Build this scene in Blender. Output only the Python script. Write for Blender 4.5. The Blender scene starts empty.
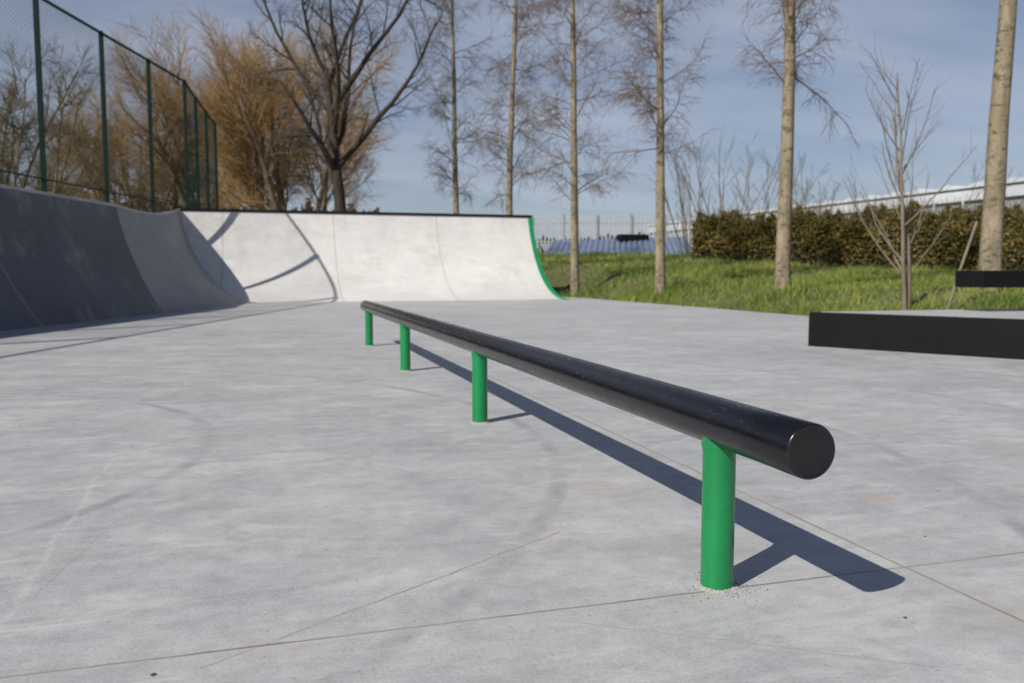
import bpy, math, random
import numpy as np
from mathutils import Vector, Matrix
sc=bpy.context.scene
rnd=random.Random(7); NR=np.random.RandomState(5)
# ---------------------------------------------------------------- frame
HC=0.8; FPX=833.0; YAW=math.radians(16.6); PITCH=math.radians(4.77)
FX,FY=math.sin(YAW),math.cos(YAW)
def dx(D,X): return (D*FX+X*FY, D*FY-X*FX)
def at(u,s): return dx(s,(u-512)/FPX*s)
def gpx(u,v):
    b=(341.5-v)/FPX; a=math.cos(PITCH)+math.sin(PITCH)*b; z=-math.sin(PITCH)+math.cos(PITCH)*b
    s=-HC/z; return dx(s*a,(u-512)/FPX*s)
SUN=Vector((-0.98,-0.58,1.0)).normalized()

# ---------------------------------------------------------------- materials
class NT:
    def __init__(s,name):
        s.m=bpy.data.materials.new(name); s.m.use_nodes=True
        s.t=s.m.node_tree; s.b=s.t.nodes['Principled BSDF']; s.o=s.t.nodes['Material Output']
        s.tc=s.n('ShaderNodeTexCoord')
    def n(s,t,**k):
        x=s.t.nodes.new(t)
        for a,b in k.items(): setattr(x,a,b)
        return x
    def l(s,a,b): s.t.links.new(a,b)
    def mapp(s,scale=(1,1,1),rot=(0,0,0)):
        m=s.n('ShaderNodeMapping'); m.inputs['Scale'].default_value=scale; m.inputs['Rotation'].default_value=rot
        s.l(s.tc.outputs['Object'],m.inputs['Vector']); return m.outputs[0]
    def noise(s,scale,detail=4,rough=.55,dist=0,vec=None):
        x=s.n('ShaderNodeTexNoise'); x.inputs['Scale'].default_value=scale; x.inputs['Detail'].default_value=detail
        x.inputs['Roughness'].default_value=rough; x.inputs['Distortion'].default_value=dist
        s.l(vec if vec else s.tc.outputs['Object'],x.inputs['Vector']); return x.outputs['Fac']
    def ramp(s,fac,stops):
        r=s.n('ShaderNodeValToRGB'); e=r.color_ramp.elements
        while len(e)<len(stops): e.new(.5)
        for i,(p,c) in enumerate(stops):
            e[i].position=p; e[i].color=(c if len(c)==4 else (*c,1)) if isinstance(c,tuple) else (c,c,c,1)
        s.l(fac,r.inputs[0]); return r.outputs[0]
    def mix(s,fac,a,b,mode='MIX'):
        m=s.n('ShaderNodeMix',data_type='RGBA',blend_type=mode)
        for sock,v in ((m.inputs[0],fac),(m.inputs[6],a),(m.inputs[7],b)):
            if isinstance(v,(int,float)): sock.default_value=v if sock==m.inputs[0] else (v,v,v,1)
            elif isinstance(v,tuple): sock.default_value=(*v[:3],1)
            else: s.l(v,sock)
        return m.outputs[2]
    def math(s,op,a,b=None,c=None):
        m=s.n('ShaderNodeMath',operation=op)
        for i,v in enumerate((a,b,c)):
            if v is None: continue
            if isinstance(v,(int,float)): m.inputs[i].default_value=v
            else: s.l(v,m.inputs[i])
        return m.outputs[0]
    def xyz(s):
        x=s.n('ShaderNodeSeparateXYZ'); s.l(s.tc.outputs['Object'],x.inputs[0]); return x.outputs
    def bump(s,h,strength=.3,dist=.01):
        b=s.n('ShaderNodeBump'); b.inputs['Strength'].default_value=strength; b.inputs['Distance'].default_value=dist
        s.l(h,b.inputs['Height']); s.l(b.outputs[0],s.b.inputs['Normal'])
    def fin(s,col=None,rough=.6,spec=None,metal=None):
        if col is not None:
            if isinstance(col,tuple): s.b.inputs['Base Color'].default_value=(*col,1)
            else: s.l(col,s.b.inputs['Base Color'])
        if isinstance(rough,(int,float)): s.b.inputs['Roughness'].default_value=rough
        else: s.l(rough,s.b.inputs['Roughness'])
        if spec is not None: s.b.inputs['Specular IOR Level'].default_value=spec
        if metal is not None: s.b.inputs['Metallic'].default_value=metal
        return s.m

def concrete(name,lo,hi,joints=False,panel=None,k=1.0):
    t=NT(name)
    n1=t.noise(.5,5,.6,0)
    n2=t.noise(2.6,7,.70,0)
    n3=t.noise(1.0,6,.66,1.6,vec=t.mapp((.9,3.2,2),(0,0,.75)))
    n4=t.noise(120,1,.6)
    n5=t.noise(13,5,.72,0)
    base=t.ramp(n1,[(.3,lo),(.7,hi)])
    base=t.mix(.6*k,base,t.ramp(n2,[(.32,(.76,.765,.78)),(.5,(.97,.97,.97)),(.66,(1.12,1.11,1.09))]),'MULTIPLY')
    base=t.mix(.45*k,base,t.ramp(n3,[(.34,.80),(.5,1.),(.64,1.15)]),'MULTIPLY')
    base=t.mix(.65*k,base,t.ramp(n5,[(.34,.80),(.58,1.05)]),'MULTIPLY')
    base=t.mix(.4,base,t.ramp(n4,[(.3,.72),(.6,1.1)]),'MULTIPLY')
    if joints:
        po=t.ramp(t.noise(40,2,.5),[(.69,0.),(.73,.5)])
        base=t.mix(po,base,(.2,.2,.2))
        sc1=t.ramp(t.noise(1.9,8,.76,.8,vec=t.mapp((1,2.4,1),(0,0,-.9))),[(.53,0.),(.66,.5*k)])
        base=t.mix(sc1,base,(.56,.555,.54))
    st=t.ramp(t.noise(1.1,6,.74,0),[(.54,0.),(.70,.6*k)])
    base=t.mix(st,base,(.38,.335,.275))
    x=t.xyz()
    wn=t.math('SUBTRACT',n2,.5)
    if joints:
        vm=t.n('ShaderNodeTexWave',wave_type='RINGS',rings_direction='Z'); vm.inputs['Scale'].default_value=.22
        vm.inputs['Distortion'].default_value=5; vm.inputs['Detail'].default_value=1; vm.inputs['Detail Scale'].default_value=.3
        m=t.mapp((1,1,1),(0,0,.4)); m.node.inputs['Location'].default_value=(3.9,-2.7,0); t.l(m,vm.inputs['Vector'])
        line=t.ramp(vm.outputs['Fac'],[(.992,0.),(1.0,1.)])
        line=t.math('MULTIPLY',line,t.ramp(n2,[(.42,0.),(.6,.6)]))
        base=t.mix(line,base,(.2,.2,.21))
        for (pa,pb,wd,amt,col,wob) in [((200,668),(560,532),.005,.5,(.17,.16,.15),.05),((-40,690),(108,462),.016,.22,(.55,.54,.53),.10),
                               ((30,600),(120,520),.004,.3,(.2,.19,.18),.08),((340,455),(560,500),.010,.30,(.54,.53,.52),.12),
                               ((560,452),(548,560),.014,.32,(.42,.36,.30),.16),((60,470),(330,402),.008,.35,(.2,.2,.2),.1),
                               ((770,440),(1030,500),.006,.3,(.2,.2,.2),.1),((560,620),(940,668),.004,.3,(.2,.19,.18),.06),((640,470),(600,420),.012,.3,(.40,.35,.30),.1)]:
            a=Vector(gpx(*pa)); b=Vector(gpx(*pb)); L=(b-a).length; d=(b-a)/L; nn=Vector((-d.y,d.x))
            dist=t.math('ABSOLUTE',t.math('ADD',t.math('ADD',t.math('MULTIPLY',x[0],nn.x),t.math('MULTIPLY_ADD',x[1],nn.y,-a.dot(nn))),t.math('MULTIPLY',wn,wob)))
            al=t.math('ADD',t.math('MULTIPLY',x[0],d.x),t.math('MULTIPLY_ADD',x[1],d.y,-a.dot(d)))
            inside=t.math('MULTIPLY',t.math('GREATER_THAN',al,0),t.math('LESS_THAN',al,L))
            f=t.math('MULTIPLY',t.math('MULTIPLY',t.ramp(t.math('DIVIDE',dist,wd),[(0.2,1.),(1.,0.)]),inside),t.math('MULTIPLY',t.ramp(n5,[(.35,.2),(.6,1.)]),amt*1.6))
            base=t.mix(f,base,col)
        p=gpx(878,498); dd=t.n('ShaderNodeVectorMath',operation='DISTANCE'); t.l(t.tc.outputs['Object'],dd.inputs[0]); dd.inputs[1].default_value=(p[0],p[1],0)
        f=t.ramp(t.math('ADD',dd.outputs['Value'],t.math('MULTIPLY',wn,.25)),[(.02,.6),(.075,0.)])
        base=t.mix(f,base,(.45,.34,.22))
    h=t.math('ADD',t.math('MULTIPLY',n4,.22),t.math('MULTIPLY',n5,.6))
    if joints or panel:
        wob=t.math('MULTIPLY',t.math('SUBTRACT',n5,.5),.012)
        def grid(c,off,sp):
            a=t.math('ADD',t.math('SUBTRACT',c,off-sp*50),wob)
            a=t.math('MODULO',a,sp)
            return t.math('MINIMUM',a,t.math('SUBTRACT',sp,a))
        if joints:
            gx=t.math('MULTIPLY',grid(x[0],1.655,4.6),.9); gy=grid(x[1],1.81,5.2)
            d=t.math('MINIMUM',gx,gy); wd=.0044
        else:
            d=grid(x[0] if panel[0]=='x' else x[1],panel[1],panel[2]); wd=.006
        j=t.math('LESS_THAN',d,wd)
        halo=t.ramp(d,[(0.,.6),(.045,0.)])
        base=t.mix(t.math('MULTIPLY',halo,n2),base,(.44,.40,.34))
        jm=t.math('MULTIPLY',j,t.ramp(n2,[(.38,.3),(.6,.8)]))
        base=t.mix(jm,base,(.15,.135,.115))
        h=t.math('SUBTRACT',h,t.math('MULTIPLY',j,.6))
    t.bump(h,.4,.005)
    t.fin(base,t.ramp(n2,[(.3,.42),(.7,.62)]),.4)
    return t.m
M_floor=concrete('floor_concrete',(.355,.36,.368),(.465,.465,.465),joints=True)
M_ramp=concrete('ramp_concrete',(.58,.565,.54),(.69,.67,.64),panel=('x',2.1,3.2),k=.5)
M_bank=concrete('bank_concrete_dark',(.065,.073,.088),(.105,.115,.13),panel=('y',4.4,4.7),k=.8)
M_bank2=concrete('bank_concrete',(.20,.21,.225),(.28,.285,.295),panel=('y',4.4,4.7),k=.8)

def paint(name,col,rough,chip,chipcol,bumps=.25,top=True,spec=.5):
    t=NT(name)
    n=t.noise(60,4,.6); big=t.noise(4,4,.6)
    c=t.mix(.5,col,t.ramp(big,[(.3,.7),(.7,1.25)]),'MULTIPLY')
    ch=t.noise(95,5,.75,.6,vec=t.mapp((1,.5,1)))
    mask=t.ramp(ch,[(chip,0.),(chip+.02,.8)])
    reg=t.ramp(t.noise(3.5,4,.7),[(.42,0.),(.60,1.)])
    mask=t.math('MULTIPLY',mask,reg)
    if top:
        g=t.n('ShaderNodeNewGeometry'); sx=t.n('ShaderNodeSeparateXYZ'); t.l(g.outputs['Normal'],sx.inputs[0])
        up=t.ramp(sx.outputs[2],[(.0,0.),(.5,1.)])
        mask=t.math('MULTIPLY',mask,up)
        scr=t.math('MULTIPLY',t.ramp(t.noise(30,4,.75,.2,vec=t.mapp((7,.2,7))),[(.63,0.),(.68,.28)]),t.math('MULTIPLY',up,reg))
        c=t.mix(scr,c,(.28,.28,.28))
    c=t.mix(mask,c,chipcol)
    t.bump(t.math('ADD',t.math('MULTIPLY',n,.5),t.math('MULTIPLY',t.noise(18,2),1.)),bumps,.002)
    t.fin(c,t.ramp(t.noise(22,5,.7),[(.3,rough*.65),(.7,rough*1.5)]),spec)
    return t.m
M_black=paint('black_paint',(.007,.007,.009),.22,.635,(.42,.42,.40),.25)
M_green=paint('green_paint',(.006,.215,.062),.30,.68,(.4,.45,.4),.7,top=False)
M_edgegreen=paint('edge_green_paint',(.008,.24,.09),.4,.70,(.3,.35,.3),.3,top=False)
M_pad=paint('black_steel_cladding',(.006,.006,.007),.55,.72,(.3,.3,.3),spec=.18)
def simple(name,a,b,scale=8,rough=.7,bump=.3,dist=.01,island=None,metal=None,spec=None,vec=None):
    t=NT(name); c=t.ramp(t.noise(scale,4,.6,vec=t.mapp(vec) if vec else None),[(.3,a),(.7,b)])
    if island:
        g=t.n('ShaderNodeNewGeometry'); c=t.mix(.8,c,t.ramp(g.outputs['Random Per Island'],[(i/(len(island)-1),k) for i,k in enumerate(island)]),'MULTIPLY')
    if bump: t.bump(t.noise(scale*4,4),bump,dist)
    return t.fin(c,rough,spec,metal)
M_fence=simple('fence_green_coating',(.002,.018,.013),(.003,.026,.018),6,.5,0,spec=.3)
M_mesh=simple('fence_mesh_wire',(.003,.018,.013),(.004,.024,.018),6,.6,0,spec=.2)
M_galv=simple('galvanised_steel',(.28,.295,.32),(.40,.415,.44),5,.5,0,metal=.0)
M_sealant=simple('mortar_crumbs',(.33,.32,.29),(.46,.45,.42),60,.9,.8)
M_grassG=simple('grass_ground',(.05,.07,.02),(.13,.115,.055),.9,.95,.8,.05)
M_blade=simple('grass_blades',(.085,.14,.025),(.22,.26,.065),.45,.6,0,island=[(.5,.6,.4),(.9,1.,.7),(1.25,1.1,.8),(1.7,1.3,1.6)],spec=.25)
M_leaf=simple('hedge_leaves',(.05,.055,.015),(.15,.125,.04),.6,.6,0,island=[(.4,.5,.4),(.9,.9,.7),(1.4,1.2,.8),(1.9,1.2,.9)],spec=.25)
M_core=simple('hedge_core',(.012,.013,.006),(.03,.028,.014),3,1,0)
M_farleaf=simple('distant_foliage',(.05,.045,.025),(.11,.09,.055),.3,.9,0,island=[(.6,.6,.6),(1.4,1.3,1.2)],spec=.1)
M_white=simple('white_cladding',(.50,.52,.55),(.66,.68,.70),.5,.5,0)
M_greywall=simple('wall_cladding',(.30,.32,.35),(.38,.40,.43),.5,.6,0)
M_roofblue=simple('blue_grey_roof',(.075,.105,.17),(.20,.25,.35),.9,.4,0,vec=(1,4,1))
def bark(name,a,b,spots,sc=6,vs=.25,moss=None):
    t=NT(name); n=t.noise(sc,6,.7,.6,vec=t.mapp((1,1,vs)))
    c=t.ramp(n,[(.3,a),(.65,b)])
    if spots>.3:
        sp=t.ramp(t.noise(sc*.9,5,.75,.2,vec=t.mapp((1,1,1.8))),[(.53,0.),(.60,spots)])
        c=t.mix(sp,c,(.065,.053,.038))
    if moss: c=t.mix(t.ramp(t.noise(1.2,5,.6),[(.45,0.),(.65,.6)]),c,moss)
    if spots>.3: t.bump(n,.8,.03)
    return t.fin(c,.85,.2)
M_poplar=bark('poplar_bark',(.14,.115,.08),(.36,.29,.20),.85,moss=(.18,.165,.09))
M_poptwig=bark('poplar_twigs',(.11,.08,.055),(.22,.155,.10),.2)
M_dark=bark('dark_bark',(.03,.025,.02),(.08,.062,.045),.5)
M_darktwig=bark('dark_twigs',(.05,.036,.026),(.10,.072,.05),.2)
M_willow=bark('willow_bark',(.12,.09,.06),(.26,.19,.12),.5)
M_wiltwig=bark('willow_twigs',(.27,.17,.065),(.42,.27,.115),.1)
M_brown=bark('brown_twigs',(.09,.07,.035),(.19,.14,.065),.2)
M_sapl=bark('sapling_bark',(.13,.105,.08),(.25,.20,.15),.3)
M_litter=simple('leaf_litter_bits',(.05,.03,.02),(.14,.09,.05),40,.9,0)

# ---------------------------------------------------------------- mesh helpers
def link(o,parent=None):
    sc.collection.objects.link(o)
    if parent: o.parent=parent
    return o
def empty(name):
    e=bpy.data.objects.new(name,None); e.empty_display_size=.2; sc.collection.objects.link(e); return e
def mesh_np(name,V,faces_list,mats,parent=None,smooth=True):
    me=bpy.data.meshes.new(name)
    V=np.asarray(V,dtype=np.float32)
    nl=sum(f.size for f,_ in faces_list); nf=sum(len(f) for f,_ in faces_list)
    me.vertices.add(len(V)); me.vertices.foreach_set('co',V.ravel())
    me.loops.add(nl); me.polygons.add(nf)
    li=np.concatenate([f.ravel() for f,_ in faces_list]).astype(np.int32)
    cnt=np.concatenate([np.full(len(f),f.shape[1]) for f,_ in faces_list])
    st=np.concatenate([[0],np.cumsum(cnt)[:-1]]).astype(np.int32)
    mi=np.concatenate([np.full(len(f),m) for f,m in faces_list]).astype(np.int32)
    me.loops.foreach_set('vertex_index',li)
    me.polygons.foreach_set('loop_start',st)
    me.polygons.foreach_set('material_index',mi)
    me.polygons.foreach_set('use_smooth',np.full(nf,smooth))
    me.update(calc_edges=True); me.validate()
    for m in mats: me.materials.append(m)
    return link(bpy.data.objects.new(name,me),parent)
def pyd(name,v,f,mat,parent=None,smooth=False):
    me=bpy.data.meshes.new(name); me.from_pydata(v,[],f); me.update()
    for m in (mat if isinstance(mat,list) else [mat]): me.materials.append(m)
    if smooth: me.polygons.foreach_set('use_smooth',[True]*len(f))
    return link(bpy.data.objects.new(name,me),parent)
def bevel(o,w,seg=2):
    m=o.modifiers.new('bevel','BEVEL'); m.width=w; m.segments=seg; m.limit_method='ANGLE'; m.angle_limit=math.radians(40); return o
def prism(name,poly,z0,z1,mat,parent=None,bev=0):
    n=len(poly); v=[(x,y,z0) for x,y in poly]+[(x,y,z1) for x,y in poly]
    f=[tuple(range(n-1,-1,-1)),tuple(range(n,2*n))]+[(i,(i+1)%n,(i+1)%n+n,i+n) for i in range(n)]
    o=pyd(name,v,f,mat,parent)
    if bev: bevel(o,bev)
    return o
def box(name,x0,x1,y0,y1,z0,z1,mat,parent=None,bev=0):
    return prism(name,[(x0,y0),(x1,y0),(x1,y1),(x0,y1)],z0,z1,mat,parent,bev)
def tubes(groups):
    Vs=[];Fs=[];off=0
    for (n,k,m),L in groups.items():
        P=np.array([a for a,_ in L],dtype=np.float64); R=np.array([b for _,b in L])
        T=np.gradient(P,axis=1); T/=np.linalg.norm(T,axis=2,keepdims=True)+1e-9
        avg=T.mean(axis=1); ref=np.where((np.abs(avg[:,2:3])>.75),np.array([[1.,0,0]]),np.array([[0,0,1.]]))[:,None,:]
        A=np.cross(T,np.broadcast_to(ref,T.shape)); A/=np.linalg.norm(A,axis=2,keepdims=True)+1e-9
        B=np.cross(T,A)
        ang=np.arange(k)*2*np.pi/k
        ring=P[:,:,None,:]+R[:,:,None,None]*(A[:,:,None,:]*np.cos(ang)[None,None,:,None]+B[:,:,None,:]*np.sin(ang)[None,None,:,None])
        Vs.append(ring.reshape(-1,3)); N=len(L)
        b=(np.arange(N)*n*k)[:,None,None]+(np.arange(n-1)*k)[None,:,None]
        j=np.arange(k)[None,None,:]; j2=(j+1)%k
        q=np.stack([b+j,b+j2,b+j2+k,b+j+k],axis=-1).reshape(-1,4)+off
        Fs.append((q[:,::-1],m)); off+=N*n*k
    return np.concatenate(Vs),Fs
def tube_obj(name,pts,rad,k,mat,parent=None):
    r=[rad]*len(pts) if isinstance(rad,(int,float)) else rad
    V,F=tubes({(len(pts),k,0):[(pts,r)]})
    o=mesh_np(name,V,F,[mat],parent); return o

# ---------------------------------------------------------------- terrain
def sstep(x,a,b):
    t=np.clip((x-a)/(b-a),0,1); return t*t*(3-2*t)
XFE=9.85
def terr(x,y):
    x=np.asarray(x,float); y=np.asarray(y,float)
    D=x*FX+y*FY; X=x*FY-y*FX
    e=np.maximum.reduce([x-9.5,y-27.5,-X-XFE-.1,-9.5-y])
    h=-.05+.47*sstep(e,0,2.4)
    g=np.interp(D,[20,27,38,60,90,4000],[0,.18,.95,2.05,2.1,2.1])
    bump=.05*np.sin(x*1.3+np.sin(y*.9)*1.4)*np.cos(y*1.1+.7*np.sin(x*.6))+.03*np.sin(x*3.1+y*2.3)
    return h+(g+bump)*sstep(e,0,2.5)
xs=np.unique(np.concatenate([[-900,-500,-300,-200,-140,-100,-70,-50,-40,-32,-26,-22,-19,-16],np.arange(-14,34.01,.5),[36,40,45,52,60,75,100,140,200,300,500,900]]))
ys=np.unique(np.concatenate([[-300,-150,-80,-45,-30,-20,-15],np.arange(-12,60.01,.5),[64,70,78,90,110,140,200,300,500,900,1500]]))
GX,GY=np.meshgrid(xs,ys); GZ=terr(GX,GY)
nx,ny=len(xs),len(ys)
idx=np.arange(nx*ny).reshape(ny,nx)
q=np.stack([idx[:-1,:-1],idx[:-1,1:],idx[1:,1:],idx[1:,:-1]],-1).reshape(-1,4)
mesh_np('ground',np.stack([GX,GY,GZ],-1).reshape(-1,3),[(q,0)],[M_grassG])

# ---------------------------------------------------------------- quarter pipes
C1=22.75; TT=3.45; TH=2.58
TR=(TT*TT+TH*TH)/(2*TH); TM=math.asin(min(1,TT/TR))
C2=6.62; TL=3.05
yb=27.15; XD=XFE-.06
def corner(t):
    y=C1+t; X=-(C2+t/TT*TL); x=(FX*y+X)/FY; return x,y
def onX(X,y): return ((FX*y+X)/FY,y)
xb,_=onX(-XD,yb)
p1=dx(-12,-XD)
prism('concrete_floor',[p1,(9.5,-11.5),(9.5,yb+.3),(xb,yb+.3)],-.12,0,M_floor)
NS=28
th=[TM*i/NS for i in range(NS+1)]
XR=8.48
qp=empty('quarter_pipe_ramp')
v=[];f=[]
for a in th:
    t=TR*math.sin(a); z=TR*(1-math.cos(a))+.003
    x0,y0=corner(t); v+= [(x0,y0,z),(XR,y0,z)]
for i in range(NS): f.append((2*i,2*i+1,2*i+3,2*i+2))
o=pyd('riding_surface',v,f,M_ramp,qp,True)
x0,y0=corner(TT); z=TH+.003
v=[(x0,y0,z),(XR,y0,z),(XR,yb-.05,z),(*onX(-XD,yb-.05),z)]
v+=[(a,b,-.1) for a,b,c in v]
pyd('deck',v,[(0,1,2,3),(2,6,7,3)],M_ramp,qp)
side=[(XR,C1+TR*math.sin(a),TR*(1-math.cos(a))) for a in th]+[(XR,yb-.05,TH),(XR,yb-.05,-.05),(XR,C1,-.05)]
pyd('side_wall',side,[tuple(range(len(side)))],M_ramp,qp)
tube_obj('coping_pipe',[(x0+.05,y0+.0,TH+.03),((x0+XR)/2,y0,TH+.03),(XR,y0,TH+.03)],.045,12,M_black,qp)
v=[];f=[]
for a in th:
    for r,xx in ((TR-.022,XR-.13),(TR-.022,XR+.02),(TR+.05,XR+.02),(TR+.01,XR-.13)):
        v.append((xx,C1+r*math.sin(a),TR-r*math.cos(a)+.003))
for i in range(NS):
    for j in range(4):
        f.append((4*i+j,4*i+(j+1)%4,4*i+4+(j+1)%4,4*i+4+j))
f+= [(3,2,1,0),(4*NS,4*NS+1,4*NS+2,4*NS+3)]
pyd('green_edge_strip',v,f,M_edgegreen,qp,False)
lb=empty('curved_concrete_bank')
def section(D,base,setb,H):
    out=[]
    for i in range(NS+1):
        w=i/NS
        tt=setb*(1-(1-w)**1.35); zz=H*w**1.12
        out.append((-(base+tt),zz))
    return [dx(D,X)+(z_+.003,) for X,z_ in out]
Ls=[]
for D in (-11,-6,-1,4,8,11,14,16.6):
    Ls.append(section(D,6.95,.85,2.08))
cor=[(*corner(TR*math.sin(a)),TR*(1-math.cos(a))+.003) for a in th]
A_=Ls[-1]; NB1=len(Ls)
for w in (.12,.25,.4,.55,.7,.85,1.0):
    ww=w**2.2
    Ls.append([tuple(A_[i][c]*(1-(ww if c==2 else w))+cor[i][c]*(ww if c==2 else w) for c in range(3)) for i in range(NS+1)])
K=NS+1
def loft(name,S,mat):
    v=[p for s_ in S for p in s_]; f=[]
    for i in range(len(S)-1):
        for k in range(NS): f.append((i*K+k,(i+1)*K+k,(i+1)*K+k+1,i*K+k+1))
    pyd(name,v,f,mat,lb,True)
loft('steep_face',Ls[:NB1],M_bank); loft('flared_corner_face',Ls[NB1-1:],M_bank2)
v=[];f=[]
for s_ in Ls:
    x,y,z=s_[-1]; D=x*FX+y*FY
    bx,by=dx(D,-XD); v+=[(x,y,z),(bx,by,z),(bx,by,-.1)]
bx,by=onX(-XD,yb-.05); v+=[(x,y,z),(bx,by,z),(bx,by,-.1)]
for i in range(len(Ls)):
    for k in range(2): f.append((3*i+k,3*i+3+k,3*i+4+k,3*i+1+k))
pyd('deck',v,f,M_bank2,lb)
tp=[(s_[-1][0],s_[-1][1],s_[-1][2]+.02) for s_ in Ls]
tube_obj('top_edge_pipe',tp,.03,10,M_galv,lb)

# ---------------------------------------------------------------- grind rail
gr=empty('grind_rail')
RX,RZ,RR=1.098,.4226,.0605
Y0,Y1=1.475,9.45
pts=[];rad=[]
for yy,rr in [(Y0,RR-.004),(Y0+.0012,RR-.0015),(Y0+.004,RR)]+[(Y0+(Y1-Y0)*i/40,RR) for i in range(1,40)]+[(Y1-.005,RR),(Y1-.0015,RR-.002),(Y1,RR-.005)]:
    pts.append((RX,yy,RZ)); rad.append(rr)
V,F=tubes({(len(pts),64,0):[(pts,rad)]}); mesh_np('rail_tube',V,F,[M_black],gr)
def disc(name,y,sgn):
    v=[];f=[];k=72;prof=[(RR-.004,0),(RR-.0065,.0004),(RR-.009,.0032),(RR-.012,.0036),(.0001,.003)]
    for r,d in prof:
        for j in range(k):
            a=2*math.pi*j/k
            jit=(.0007*math.sin(9*a)+.0005*math.sin(23*a+1)+.0004*math.sin(41*a)) if r>RR-.013 and d>.0001 else 0
            v.append((RX+(r+jit)*math.cos(a),y+sgn*d,RZ+(r+jit)*math.sin(a)))
    for i in range(len(prof)-1):
        for j in range(k): 
            q_=(i*k+j,i*k+(j+1)%k,(i+1)*k+(j+1)%k,(i+1)*k+j); f.append(q_ if sgn>0 else q_[::-1])
    pyd(name,v,f,M_black,gr,True)
disc('end_cap_near',Y0,1); disc('end_cap_far',Y1,-1)
for i,py in enumerate((1.83,4.255,6.68,9.08)):
    xo=RX-.008
    P=[(xo,py,z_) for z_ in (-.02,.0,.01,.12,.24,RZ-.075,RZ-.064,RZ-.056,RZ-.01)]
    Rr=[.041]*5+[.041,.0425,.045,.04]
    tube_obj('post_%d'%(i+1),P,Rr,40,M_green,gr)
    v=[];f=[];k=90
    for a_i in range(k):
        a=2*math.pi*a_i/k; w=.006+.016*max(0,math.sin(a*2+i+2.6))*(.4+.6*rnd.random())+.004*rnd.random()
        v+=[(xo+.040*math.cos(a),py+.040*math.sin(a),.006+.004*rnd.random()),(xo+(.041+w*.5)*math.cos(a),py+(.041+w*.5)*math.sin(a),.003+.003*rnd.random()),(xo+(.041+w)*math.cos(a),py+(.041+w)*math.sin(a),-.001)]
    for a_i in range(k):
        b=(a_i+1)%k
        for j in range(2): f.append((3*a_i+j,3*a_i+j+1,3*b+j+1,3*b+j))
    pyd('post_foot_mortar_%d'%(i+1),v,f,M_sealant,gr,False)

# ---------------------------------------------------------------- manual pad + ledge
pad=empty('skate_manual_pad')
A,B,Cc,Dd=(5.64,7.7),(9.35,7.65),(9.35,3.0),(8.28,3.0)
ph=.37
prism('steel_side_cladding',[A,B,Cc,Dd][::-1],0.002,ph,M_pad,pad,.006)
def inset(poly,w):
    c=Vector((sum(p[0] for p in poly)/len(poly),sum(p[1] for p in poly)/len(poly)))
    n=len(poly);out=[];ls=[]
    for i in range(n):
        a=Vector(poly[i]);b=Vector(poly[(i+1)%n]);d=(b-a).normalized();nn=Vector((-d.y,d.x))
        if (c-a).dot(nn)<0: nn=-nn
        ls.append((a+nn*w,d))
    for i in range(n):
        a,d=ls[i-1];b,e=ls[i]
        den=d.x*e.y-d.y*e.x; s=((b-a).x*e.y-(b-a).y*e.x)/den; p=a+d*s; out.append((p.x,p.y))
    return out
prism('concrete_top',inset([A,B,Cc,Dd],.06)[::-1],ph-.02,ph+.004,M_floor,pad)
lg=empty('grind_ledge')
lx,ly=7.27,7.2
box('ledge_beam',lx,lx+2.0,ly-.19,ly+.19,.635,.815,M_pad,lg,.008)
for k_,xx in enumerate((lx+1.0,lx+1.75)):
    box('ledge_leg_%d'%(k_+1),xx-.05,xx+.05,ly-.12,ly+.12,ph+.004,.634,M_pad,lg,.005)
    box('leg_foot_plate_%d'%(k_+1),xx-.1,xx+.1,ly-.16,ly+.16,ph+.005,ph+.014,M_pad,lg)

# ---------------------------------------------------------------- tall mesh fence
fe=empty('sports_mesh_fence')
path=[dx(17.75-2.6*k,-XFE) for k in range(10,0,-1)]+[dx(17.75,-XFE),dx(20.5,-XFE),dx(23.1,-XFE),dx(25.6,-XFE)]
path+=[(-1.99,29.8),(-1.82,32.3),(-1.64,34.8)]
FT=6.55
G={}
for i,(x,y) in enumerate(path):
    w=.05
    box('post_%d'%(i+1),x-w,x+w,y-w,y+w,-.1 if i<14 else .2,FT,M_fence,fe,.004)
for i in range(len(path)-1):
    a=Vector((*path[i],0));b=Vector((*path[i+1],0))
    for z_,r in ((FT-.04,.036),(2.75,.018)):
        o=tube_obj('rail_%d'%i,[tuple(a+Vector((0,0,z_))),tuple((a+b)/2+Vector((0,0,z_))),tuple(b+Vector((0,0,z_)))],r,8,M_fence,fe)
    if i<5: continue
    L=(b-a).length; H=FT-.04-1.6; d=(b-a)/L; sp=.10
    n=int((L+H)/sp)
    for j in range(n):
        c=j*sp-H
        for sg in (1,-1):
            h0=max(0,-c); h1=min(H,L-c)
            if h1-h0<.05: continue
            m=max(1,int((h1-h0)/.35))
            for q_ in range(m):
                ha=h0+(h1-h0)*q_/m; hb=h0+(h1-h0)*(q_+1)/m
                s0,s1=c+ha,c+hb
                if sg<0: s0,s1=L-s0,L-s1
                p=a+d*s0+Vector((0,0,1.6+ha)); q2=a+d*s1+Vector((0,0,1.6+hb))
                G.setdefault((2,3,0),[]).append(((tuple(p),tuple(q2)),(.0026,.0026)))
V,F=tubes(G); mesh_np('chain_link_mesh',V,F,[M_mesh],fe)

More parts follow.
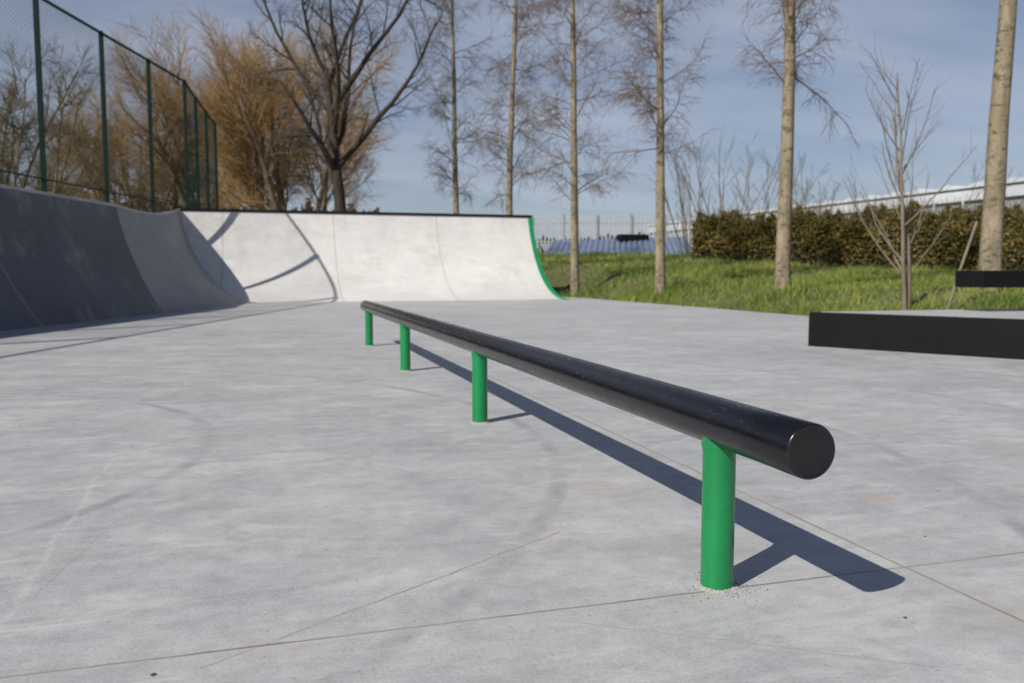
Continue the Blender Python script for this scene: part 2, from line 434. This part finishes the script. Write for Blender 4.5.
# ---------------------------------------------------------------- trees
def perp(d,r):
    a=Vector((r.uniform(-1,1),r.uniform(-1,1),r.uniform(-1,1))); a=a-d*a.dot(d)
    return a.normalized()
def grow(G,r,p,d,L,rad,lv,S):
    s=S[lv]; n=s['n']; pts=[tuple(p)]; rr=[rad]; tip=s.get('tip',.25)
    pos=Vector(p); dirs=[d.copy()]; d=d.copy()
    for i in range(1,n):
        d=(d+Vector((r.gauss(0,1),r.gauss(0,1),r.gauss(0,1)))*s['wob']+Vector((0,0,s['up']))).normalized()
        pos=pos+d*(L/(n-1)); pts.append(tuple(pos)); dirs.append(d.copy()); rr.append(rad*(1-(1-tip)*i/(n-1)))
    if s.get('flare'): rr[0]*=s['flare']
    G.setdefault((n,s['k'],s['m']),[]).append((pts,rr))
    if lv+1<len(S):
        c=S[lv+1]; N=s['ch']; N=int(N*r.uniform(.8,1.2)+.5)
        for j in range(N):
            t=s['from']+(1-s['from'])*((j+r.random())/N)
            f_=t*(n-1); i=min(int(f_),n-2); w=f_-i
            q_=Vector(pts[i]).lerp(Vector(pts[i+1]),w); dd=dirs[i]
            ang=math.radians(r.gauss(c['ang'],c.get('angv',10)))
            nd=(dd*math.cos(ang)+perp(dd,r)*math.sin(ang)).normalized()
            LL=c['L']*r.uniform(.6,1.25)*(1-c.get('fall',.4)*t)
            rc=min(c['r']*r.uniform(.7,1.2)*(1-.4*t),rr[i]*.85)
            grow(G,r,q_,nd,LL,rc,lv+1,S)
def tree(name,u,s,S,height,rad,mats,seed,lean=(0,0),xy=None,sink=.1,stems=1,spread=0):
    x,y=xy if xy else at(u,s)
    z=float(terr(x,y))-sink; r=random.Random(seed); G={}
    for k in range(stems):
        ox,oy=(r.uniform(-spread,spread),r.uniform(-spread,spread)) if stems>1 else (0,0)
        d=Vector((lean[0]+ox*.35,lean[1]+oy*.35,1)).normalized()
        grow(G,r,(ox*.4,oy*.4,0),d,height*(r.uniform(.8,1.1) if stems>1 else 1),rad*(r.uniform(.7,1.1) if stems>1 else 1),0,S)
    V,F=tubes(G); o=mesh_np(name,V,F,mats); o.location=(x,y,z); return o
def popS(fr,n): return [dict(n=22,wob=.011,up=.04,k=14,m=0,ch=n,**{'from':fr},tip=.25,flare=1.25),
     dict(n=7,wob=.12,up=-.01,k=5,m=1,ch=11,**{'from':.15},L=1.9,r=.022,ang=60,angv=16,fall=.3,tip=.25),
     dict(n=5,wob=.16,up=-.14,k=3,m=1,ch=8,**{'from':.12},L=.9,r=.009,ang=45,angv=15,tip=.4),
     dict(n=3,wob=.2,up=-.2,k=3,m=1,L=.42,r=.0068,ang=45,angv=20,tip=.7)]
for i,(u,s_,rad,h,ln,fr,nb_) in enumerate([(988,14.5,.185,13,(.008,.0),.44,40),(782,18.7,.17,13.5,(.0,.01),.33,50),(660,22.9,.145,14,(-.008,0),.26,60),(575,27.1,.145,14,(-.004,0),.22,64),(510,31.3,.14,14,(-.006,0),.2,64),(456,35.6,.14,14,(-.008,0),.2,64)]):
    tree('poplar_tree',u,s_,popS(fr,nb_),h,rad,[M_poplar,M_poptwig],50+i,ln)
BIG=[dict(n=9,wob=.05,up=.02,k=12,m=0,ch=10,**{'from':.34},tip=.45,flare=1.4),
     dict(n=9,wob=.10,up=.08,k=8,m=0,ch=9,**{'from':.2},L=6.8,r=.17,ang=38,angv=8,fall=.1,tip=.2),
     dict(n=6,wob=.14,up=.03,k=5,m=0,ch=9,**{'from':.15},L=2.6,r=.045,ang=42,angv=12,tip=.25),
     dict(n=5,wob=.16,up=-.02,k=3,m=1,ch=8,**{'from':.1},L=1.1,r=.013,ang=42,angv=15,tip=.4),
     dict(n=3,wob=.2,up=-.05,k=3,m=1,L=.42,r=.007,ang=40,angv=18,tip=.5)]
tree('bare_oak_tree',346,34,BIG,8.0,.28,[M_dark,M_darktwig],11)
WIL=[dict(n=9,wob=.05,up=.03,k=9,m=0,ch=14,**{'from':.2},tip=.3,flare=1.2),
     dict(n=7,wob=.09,up=.07,k=5,m=0,ch=13,**{'from':.1},L=4.4,r=.07,ang=42,angv=12,fall=.3,tip=.25),
     dict(n=5,wob=.12,up=.04,k=3,m=1,ch=10,**{'from':.1},L=2.1,r=.020,ang=36,angv=14,tip=.3),
     dict(n=4,wob=.14,up=.0,k=3,m=1,ch=0,**{'from':.1},L=1.2,r=.0125,ang=34,angv=16,tip=.6)]
for i,(u,s_,h,rad,st) in enumerate([(303,42,9.0,.22,3),(262,44,9.0,.22,3),(222,47,9.5,.22,3),(180,50,9.5,.2,3),(322,52,10.5,.2,2),(135,54,8.5,.2,3)]):
    tree('willow_tree',u,s_,WIL,h,rad,[M_willow,M_wiltwig],80+i,stems=st,spread=1.4)
SHR=[dict(n=7,wob=.09,up=.03,k=5,m=0,ch=15,**{'from':.06},tip=.3),
     dict(n=5,wob=.12,up=.05,k=4,m=0,ch=10,**{'from':.1},L=2.2,r=.03,ang=38,angv=10,fall=.3,tip=.3),
     dict(n=4,wob=.14,up=.03,k=3,m=0,ch=7,**{'from':.1},L=1.0,r=.013,ang=36,angv=12,tip=.4),
     dict(n=3,wob=.2,up=.0,k=3,m=0,L=.5,r=.011,ang=36,angv=12,tip=.5)]
for i,(u,s_,h,st) in enumerate([(-6,30,8.4,8),(-36,33,8.6,6),(140,46,7.2,6),(85,60,5,5),(235,60,5,4),(22,42,8,7)]):
    tree('bare_bush',u,s_,SHR,h,.09,[M_brown],120+i,stems=st,spread=1.8)
SCR=[dict(n=6,wob=.05,up=.04,k=4,m=0,ch=9,**{'from':.2},tip=.25),
     dict(n=5,wob=.08,up=.12,k=3,m=0,ch=5,**{'from':.3},L=1.5,r=.018,ang=32,angv=8,fall=.3,tip=.4),
     dict(n=3,wob=.1,up=.08,k=3,m=0,L=.5,r=.010,ang=30,angv=10,tip=.5)]
for i,(u,s_,h,st) in enumerate([(690,42,5.4,6),(722,42,6.2,6),(748,43,5.8,6),(775,43,5,4),(820,42,4.2,4),(850,40,5.5,3),(930,38,4,3)]):
    tree('bare_shrub',u,s_,SCR,h,.035,[M_brown],160+i,stems=st,spread=1.6)
SAP=[dict(n=9,wob=.05,up=.02,k=8,m=0,ch=15,**{'from':.12},tip=.25,flare=1.2),
     dict(n=7,wob=.07,up=.06,k=5,m=0,ch=6,**{'from':.2},L=2.0,r=.017,ang=42,angv=8,fall=.45,tip=.3),
     dict(n=5,wob=.1,up=.05,k=3,m=0,L=.6,r=.006,ang=35,angv=10,tip=.4)]
tree('bare_sapling',903,14.2,SAP,4.2,.055,[M_sapl],204,(-.04,0),stems=2,spread=.18)
x,y=at(944,13.2); z=float(terr(x,y)); x2,y2=at(973,13.2)
tube_obj('wooden_stake',[(x,y,z-.1),((x+x2)/2,(y+y2)/2,z+.75),(x2,y2,z+1.5)],.022,8,M_sapl)

# ---------------------------------------------------------------- hedge
def leafcloud(P,size,r):
    N=len(P); a=r.normal(size=(N,3)); a/=np.linalg.norm(a,axis=1,keepdims=True)
    b=r.normal(size=(N,3)); b-=a*(a*b).sum(1,keepdims=True); b/=np.linalg.norm(b,axis=1,keepdims=True)
    s=(size*r.uniform(.6,1.4,(N,1)))
    V=np.stack([P-a*s,P+b*s*.5,P+a*s,P-b*s*.5],1).reshape(-1,3)
    return V,np.arange(N*4).reshape(N,4)
def hedge(name,pts,wid,hts,seed,N,size=.075,mat=None,rough=1.0,twigs=True):
    r=np.random.RandomState(seed)
    par=empty(name); P=np.array(pts,float); seg=np.linalg.norm(np.diff(P,axis=0),axis=1); cum=np.concatenate([[0],np.cumsum(seg)])
    def H(t): return np.interp(t,cum,hts)*(1+rough*(.06*np.sin(t*1.7)+.05*np.sin(t*4.3+1)+.04*np.sin(t*9.1)))
    def pos(t,w):
        x=np.interp(t,cum,P[:,0]);y=np.interp(t,cum,P[:,1])
        d=(P[-1]-P[0])/np.linalg.norm(P[-1]-P[0]); return x-d[1]*w,y+d[0]*w
    t=r.uniform(0,cum[-1],N); a=r.uniform(0,math.pi,N)
    ca,sa=np.cos(a),np.sin(a)
    rr=1-.25*r.rand(N)**1.3+.07*np.sin(t*5+a*4)+.05*np.sin(t*11-a*7)
    w=wid/2*np.sign(ca)*np.abs(ca)**.6*rr; hh=H(t)*np.abs(sa)**.55*rr
    x,y=pos(t,w); z=terr(x,y)+hh
    V,F=leafcloud(np.stack([x,y,z],1),size,r)
    mesh_np('foliage',V,[(F,0)],[mat or M_leaf],par,False)
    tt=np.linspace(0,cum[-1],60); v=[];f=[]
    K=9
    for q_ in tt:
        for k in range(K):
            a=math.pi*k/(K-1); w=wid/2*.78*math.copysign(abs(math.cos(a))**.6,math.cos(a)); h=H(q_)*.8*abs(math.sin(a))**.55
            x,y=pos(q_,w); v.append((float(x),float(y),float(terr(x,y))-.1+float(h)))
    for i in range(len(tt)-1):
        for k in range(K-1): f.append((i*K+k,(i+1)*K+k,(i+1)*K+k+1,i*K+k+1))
    pyd('dark_core_shell',v,f,M_core,par,True)  # solid dark shell added inside the foliage to block the view through
    if not twigs: return
    G={}
    rr_=random.Random(seed)
    for i in range(int(N/45)):
        q_=rr_.uniform(0,cum[-1]); w=rr_.uniform(-wid/2,wid/2)*.9; x,y=pos(q_,w); z=float(terr(x,y)); h=float(H(q_))
        p0=Vector((float(x),float(y),z+h*.6)); d=Vector((rr_.gauss(0,.25),rr_.gauss(0,.25),1)); L=h*rr_.uniform(.42,.65)
        G.setdefault((3,3,0),[]).append(([tuple(p0),tuple(p0+d*L*.5+Vector((rr_.gauss(0,.04),0,0))),tuple(p0+d*L)],[.012,.009,.004]))
    V,F=tubes(G); mesh_np('twigs',V,F,[M_brown],par)
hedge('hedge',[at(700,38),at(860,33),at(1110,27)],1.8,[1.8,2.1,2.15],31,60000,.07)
hedge('distant_tree_line',[at(250,95),at(520,100),at(900,92)],5,[2.4,1.9,3.0],77,16000,.35,M_farleaf,1.5,False)
hedge('distant_tree_line',[at(-250,80),at(60,84),at(380,88)],5,[5.4,5.0,4.5],78,16000,.3,M_farleaf,1.5,False)

# ---------------------------------------------------------------- grass blades
r=np.random.RandomState(3)
def scatter(N,smin,smax,umin,umax):
    s=smin*(smax/smin)**r.rand(N); u=r.uniform(umin,umax,N)
    X=(u-512)/FPX*s; return s*FX+X*FY, s*FY-X*FX, s
def blades(x,y,h,w):
    N=len(x); z=terr(x,y)
    a=r.uniform(0,2*np.pi,N); l=r.normal(0,.45,(N,2))
    dxv=np.cos(a)*w; dyv=np.sin(a)*w
    b=np.stack([x,y,z-.01],1); side=np.stack([dxv,dyv,0*w],1)
    tip=b+np.stack([l[:,0]*h,l[:,1]*h,h],1)
    V=np.stack([b-side,b+side,tip],1).reshape(-1,3)
    return V,np.arange(3*N).reshape(N,3)
x,y,s=scatter(190000,10,46,530,1250)
clump=.5+.5*np.sin(x*2.1+np.sin(y*1.7)*2)*np.sin(y*2.4+np.sin(x*1.3)*2)
big=.5+.5*np.sin(x*.7+2*np.sin(y*.31))*np.sin(y*.45+1.5*np.sin(x*.4))
k=(x>9.47+.10*np.sin(y*7)+.08*np.sin(y*17))&(r.rand(len(x))<.12+.45*clump+.6*big); x,y,s,cl,bg_=x[k],y[k],s[k],clump[k],big[k]
e=x-9.5
h=(.025+.06*cl+.06*bg_)*r.uniform(.5,1.6,len(x))*np.where(e<.3,.8,1)*(1+s/60); w=.0035+.00035*s
V,F=blades(x,y,h,w); 
mesh_np('grass',V,[(F,0)],[M_blade],None,False)
wx=[];wy=[];wh=[]
for (u,s_,n_) in [(660,22.6,600),(640,24,500),(783,18.4,500),(575,26.8,300),(700,30,700),(740,29,600),(600,27,300),(900,14,300),(830,25,500),(950,22,500),(860,28,500),(990,24,400)]:
    cx,cy=at(u,s_); wx.append(r.normal(cx,.4,n_)); wy.append(r.normal(cy,.35,n_)); wh.append(r.uniform(.1,.38,n_)*(1 if u!=900 else .6))
wx,wy,wh=map(np.concatenate,(wx,wy,wh)); V,F=blades(wx,wy,wh,np.full(len(wx),.012))
mesh_np('tall_weeds',V,[(F,0)],[M_blade],None,False)

# ---------------------------------------------------------------- palisade fence
pf=empty('palisade_fence')
v=[];f=[]
a=Vector(at(500,60));b=Vector(at(735,56)); L=(b-a).length; d=(b-a)/L
n=int(L/.27)
for i in range(n):
    p=a+d*(i*.27); z=float(terr(p.x,p.y)); q2=p+d*.12; o0=len(v)
    nrm=Vector((-d.y,d.x))*.02
    for P_ in (p,q2):
        for sg in (-1,1):
            v+=[(P_.x+nrm.x*sg,P_.y+nrm.y*sg,z+.05),(P_.x+nrm.x*sg,P_.y+nrm.y*sg,z+2.2)]
    m_=(p+q2)/2; v+=[(m_.x,m_.y,z+2.34)]
    f+=[(o0,o0+4,o0+5,o0+1),(o0+2,o0+3,o0+7,o0+6),(o0+1,o0+5,o0+8),(o0+5,o0+7,o0+8),(o0+7,o0+3,o0+8),(o0+3,o0+1,o0+8),(o0+4,o0+6,o0+7,o0+5),(o0,o0+1,o0+3,o0+2)]
pyd('pickets',v,f,M_galv,pf)
for z_ in (.5,1.8):
    za=float(terr(a.x,a.y)); zb=float(terr(b.x,b.y)); nb=Vector((-d.y,d.x))*.06
    tube_obj('rail',[(a.x+nb.x,a.y+nb.y,za+z_),((a.x+b.x)/2+nb.x,(a.y+b.y)/2+nb.y,(za+zb)/2+z_),(b.x+nb.x,b.y+nb.y,zb+z_)],.05,6,M_galv,pf)
for i in range(8):
    p=a+d*(L*i/7)-Vector((-d.y,d.x))*.1; z=float(terr(p.x,p.y)); box('fence_post_%d'%i,p.x-.07,p.x+.07,p.y-.07,p.y+.07,z-.2,z+2.4,M_galv,pf)

# ---------------------------------------------------------------- low shed with corrugated roof
sh=empty('low_metal_shed')
a=Vector(at(540,42.5));b=Vector(at(697,42.5)); n_=Vector((FX,FY)); dd=(b-a).normalized(); Lr=(b-a).length
NC=int(Lr/.16); v=[];f=[]
for i in range(NC+1):
    p=a+dd*(Lr*i/NC); zz=.05*(1 if i%2 else -1)
    g0=p; g1=p+n_*8+dd*1.0
    v+=[(g0.x,g0.y,1.45+zz),(g1.x,g1.y,2.68+zz+.25*i/NC)]
for i in range(NC): f.append((2*i,2*i+2,2*i+3,2*i+1))
pyd('corrugated_roof',v,f,M_roofblue,sh)
i0=a+n_*.25+dd*.2; i1=b+n_*.25-dd*.2; i2=i1+n_*7.5; i3=i0+n_*7.5
v=[(i0.x,i0.y,.8),(i1.x,i1.y,.8),(i2.x,i2.y,.8),(i3.x,i3.y,.8),(i0.x,i0.y,1.41),(i1.x,i1.y,1.41),(i2.x,i2.y,2.5),(i3.x,i3.y,2.5)]
pyd('walls',v,[(0,1,5,4),(1,2,6,5),(2,3,7,6),(3,0,4,7)],M_greywall,sh)
c_=Vector(at(632,49.5)); 
box('roof_vent',c_.x-.9,c_.x+.9,c_.y-.3,c_.y+.3,2.5,3.0,M_pad,sh)

# ---------------------------------------------------------------- greenhouse
wh_=empty('greenhouse_building')
X0,X1_,YA,YB=35.6,60.,14.,74.
zb=1.0; ze=5.5
box('walls',X0+.3,X1_-.3,YA+.3,YB-.3,zb-1,ze-.9,M_greywall,wh_)
box('fascia',X0+.12,X1_-.12,YA+.12,YB-.12,ze-.95,ze-.3,M_white,wh_)
v=[];f=[];nb=30;by=(YB-YA)/nb
for i in range(nb):
    y0_=YA+i*by; o0=len(v)
    v+=[(X0,y0_,ze-.3),(X0,y0_+by*.5,ze-.02),(X0,y0_+by,ze-.3),(X1_,y0_,ze-.3),(X1_,y0_+by*.5,ze-.02),(X1_,y0_+by,ze-.3)]
    f+=[(o0,o0+3,o0+4,o0+1),(o0+1,o0+4,o0+5,o0+2),(o0,o0+1,o0+2)]
pyd('gabled_roof_bays',v,f,M_white,wh_)
for i in range(nb):
    y0_=YA+i*by
    box('glazing_bar_%d'%i,X0+.1,X0+.2,y0_-.04,y0_+.04,zb-1,ze-.96,M_white,wh_)

# ---------------------------------------------------------------- litter on slab
v=[];f=[]
for i in range(190):
    if i<50: x,y=rnd.uniform(-1.5,3.5),rnd.uniform(1.2,5)
    elif i<110: x,y=rnd.uniform(-3,9.3),rnd.uniform(3,22)
    else:
        a=rnd.uniform(0,6.28); q_=.05+abs(rnd.gauss(0,.035)); x,y=RX+q_*math.cos(a),1.83+q_*math.sin(a)
    s_=rnd.uniform(.0015,.005) if i<110 else rnd.uniform(.001,.0025)
    if i==0: x,y=gpx(153,675); s_=.006
    o0=len(v)
    for j in range(5):
        a=j*1.256+rnd.uniform(-.3,.3); v.append((x+s_*rnd.uniform(.6,1.4)*math.cos(a),y+s_*rnd.uniform(.6,1.4)*math.sin(a),.0012+rnd.random()*.001))
    v.append((x,y,s_*rnd.uniform(.5,1.)))
    f+=[(o0+j,o0+(j+1)%5,o0+5) for j in range(5)]
pyd('leaf_litter',v,f,M_litter)

# ---------------------------------------------------------------- world + sun
w=bpy.data.worlds.new('World'); sc.world=w; w.use_nodes=True; nt=w.node_tree
bg=nt.nodes['Background']; bg.inputs['Strength'].default_value=.064
sky=nt.nodes.new('ShaderNodeTexSky'); sky.sky_type='NISHITA'; sky.sun_disc=False
sky.sun_elevation=math.asin(SUN.z); sky.sun_rotation=math.atan2(SUN.x,SUN.y)%(2*math.pi)
sky.air_density=1.0; sky.dust_density=.5; sky.ozone_density=2.0
tc=nt.nodes.new('ShaderNodeTexCoord'); sp=nt.nodes.new('ShaderNodeSeparateXYZ'); nt.links.new(tc.outputs['Generated'],sp.inputs[0])
def wm(op,a,b=None):
    m=nt.nodes.new('ShaderNodeMath'); m.operation=op
    for i,q_ in enumerate((a,b)):
        if q_ is None: continue
        if isinstance(q_,(int,float)): m.inputs[i].default_value=q_
        else: nt.links.new(q_,m.inputs[i])
    return m.outputs[0]
dz=wm('ADD',wm('MAXIMUM',sp.outputs[2],0),.12)
cb=nt.nodes.new('ShaderNodeCombineXYZ'); nt.links.new(wm('DIVIDE',sp.outputs[0],dz),cb.inputs[0]); nt.links.new(wm('DIVIDE',sp.outputs[1],dz),cb.inputs[1])
mp=nt.nodes.new('ShaderNodeMapping'); mp.inputs['Scale'].default_value=(.8,1.7,1); mp.inputs['Rotation'].default_value=(0,0,.35); mp.inputs['Location'].default_value=(1.7,.4,0); nt.links.new(cb.outputs[0],mp.inputs[0])
no=nt.nodes.new('ShaderNodeTexNoise'); no.inputs['Scale'].default_value=1.0; no.inputs['Detail'].default_value=6; no.inputs['Roughness'].default_value=.52; no.inputs['Distortion'].default_value=.3
nt.links.new(mp.outputs[0],no.inputs['Vector'])
rp=nt.nodes.new('ShaderNodeValToRGB'); e=rp.color_ramp.elements; e[0].position=.36;e[0].color=(.30,)*3+(1,); e[1].position=.70; e[1].color=(.72,)*3+(1,)
nt.links.new(no.outputs['Fac'],rp.inputs[0])
lowsky=nt.nodes.new('ShaderNodeMapRange'); lowsky.interpolation_type='SMOOTHSTEP'; lowsky.inputs['From Min'].default_value=.36; lowsky.inputs['From Max'].default_value=.6; lowsky.inputs['To Min'].default_value=1; lowsky.inputs['To Max'].default_value=.03
nt.links.new(sp.outputs[2],lowsky.inputs['Value'])
cm=wm('MULTIPLY',rp.outputs[0],lowsky.outputs[0])
tint=nt.nodes.new('ShaderNodeMix'); tint.data_type='RGBA'; tint.blend_type='MULTIPLY'; tint.inputs[0].default_value=1; nt.links.new(sky.outputs[0],tint.inputs[6]); tint.inputs[7].default_value=(.86,.89,1.0,1)
mx=nt.nodes.new('ShaderNodeMix'); mx.data_type='RGBA'; nt.links.new(cm,mx.inputs[0]); nt.links.new(tint.outputs[2],mx.inputs[6]); mx.inputs[7].default_value=(7.6,8.4,10.0,1)
nt.links.new(mx.outputs[2],bg.inputs['Color'])
sl=bpy.data.lights.new('sun','SUN'); sl.energy=5.0; sl.angle=math.radians(.5); sl.color=(1,.95,.875)
so=link(bpy.data.objects.new('sun',sl)); so.rotation_euler=SUN.to_track_quat('Z','Y').to_euler(); so.location=(-20,-12,20)

# ---------------------------------------------------------------- camera
cam=bpy.data.cameras.new('camera'); co=link(bpy.data.objects.new('camera',cam))
co.location=(0,0,HC); co.rotation_euler=(math.pi/2-PITCH,0,-YAW)
cam.sensor_width=36; cam.lens=36*FPX/1024; cam.clip_end=4000; cam.clip_start=.05
cam.dof.use_dof=True; cam.dof.focus_distance=2.25; cam.dof.aperture_fstop=4.2
sc.camera=co
sc.view_settings.view_transform='Standard'; sc.view_settings.look='None'; sc.view_settings.exposure=0; sc.view_settings.gamma=1
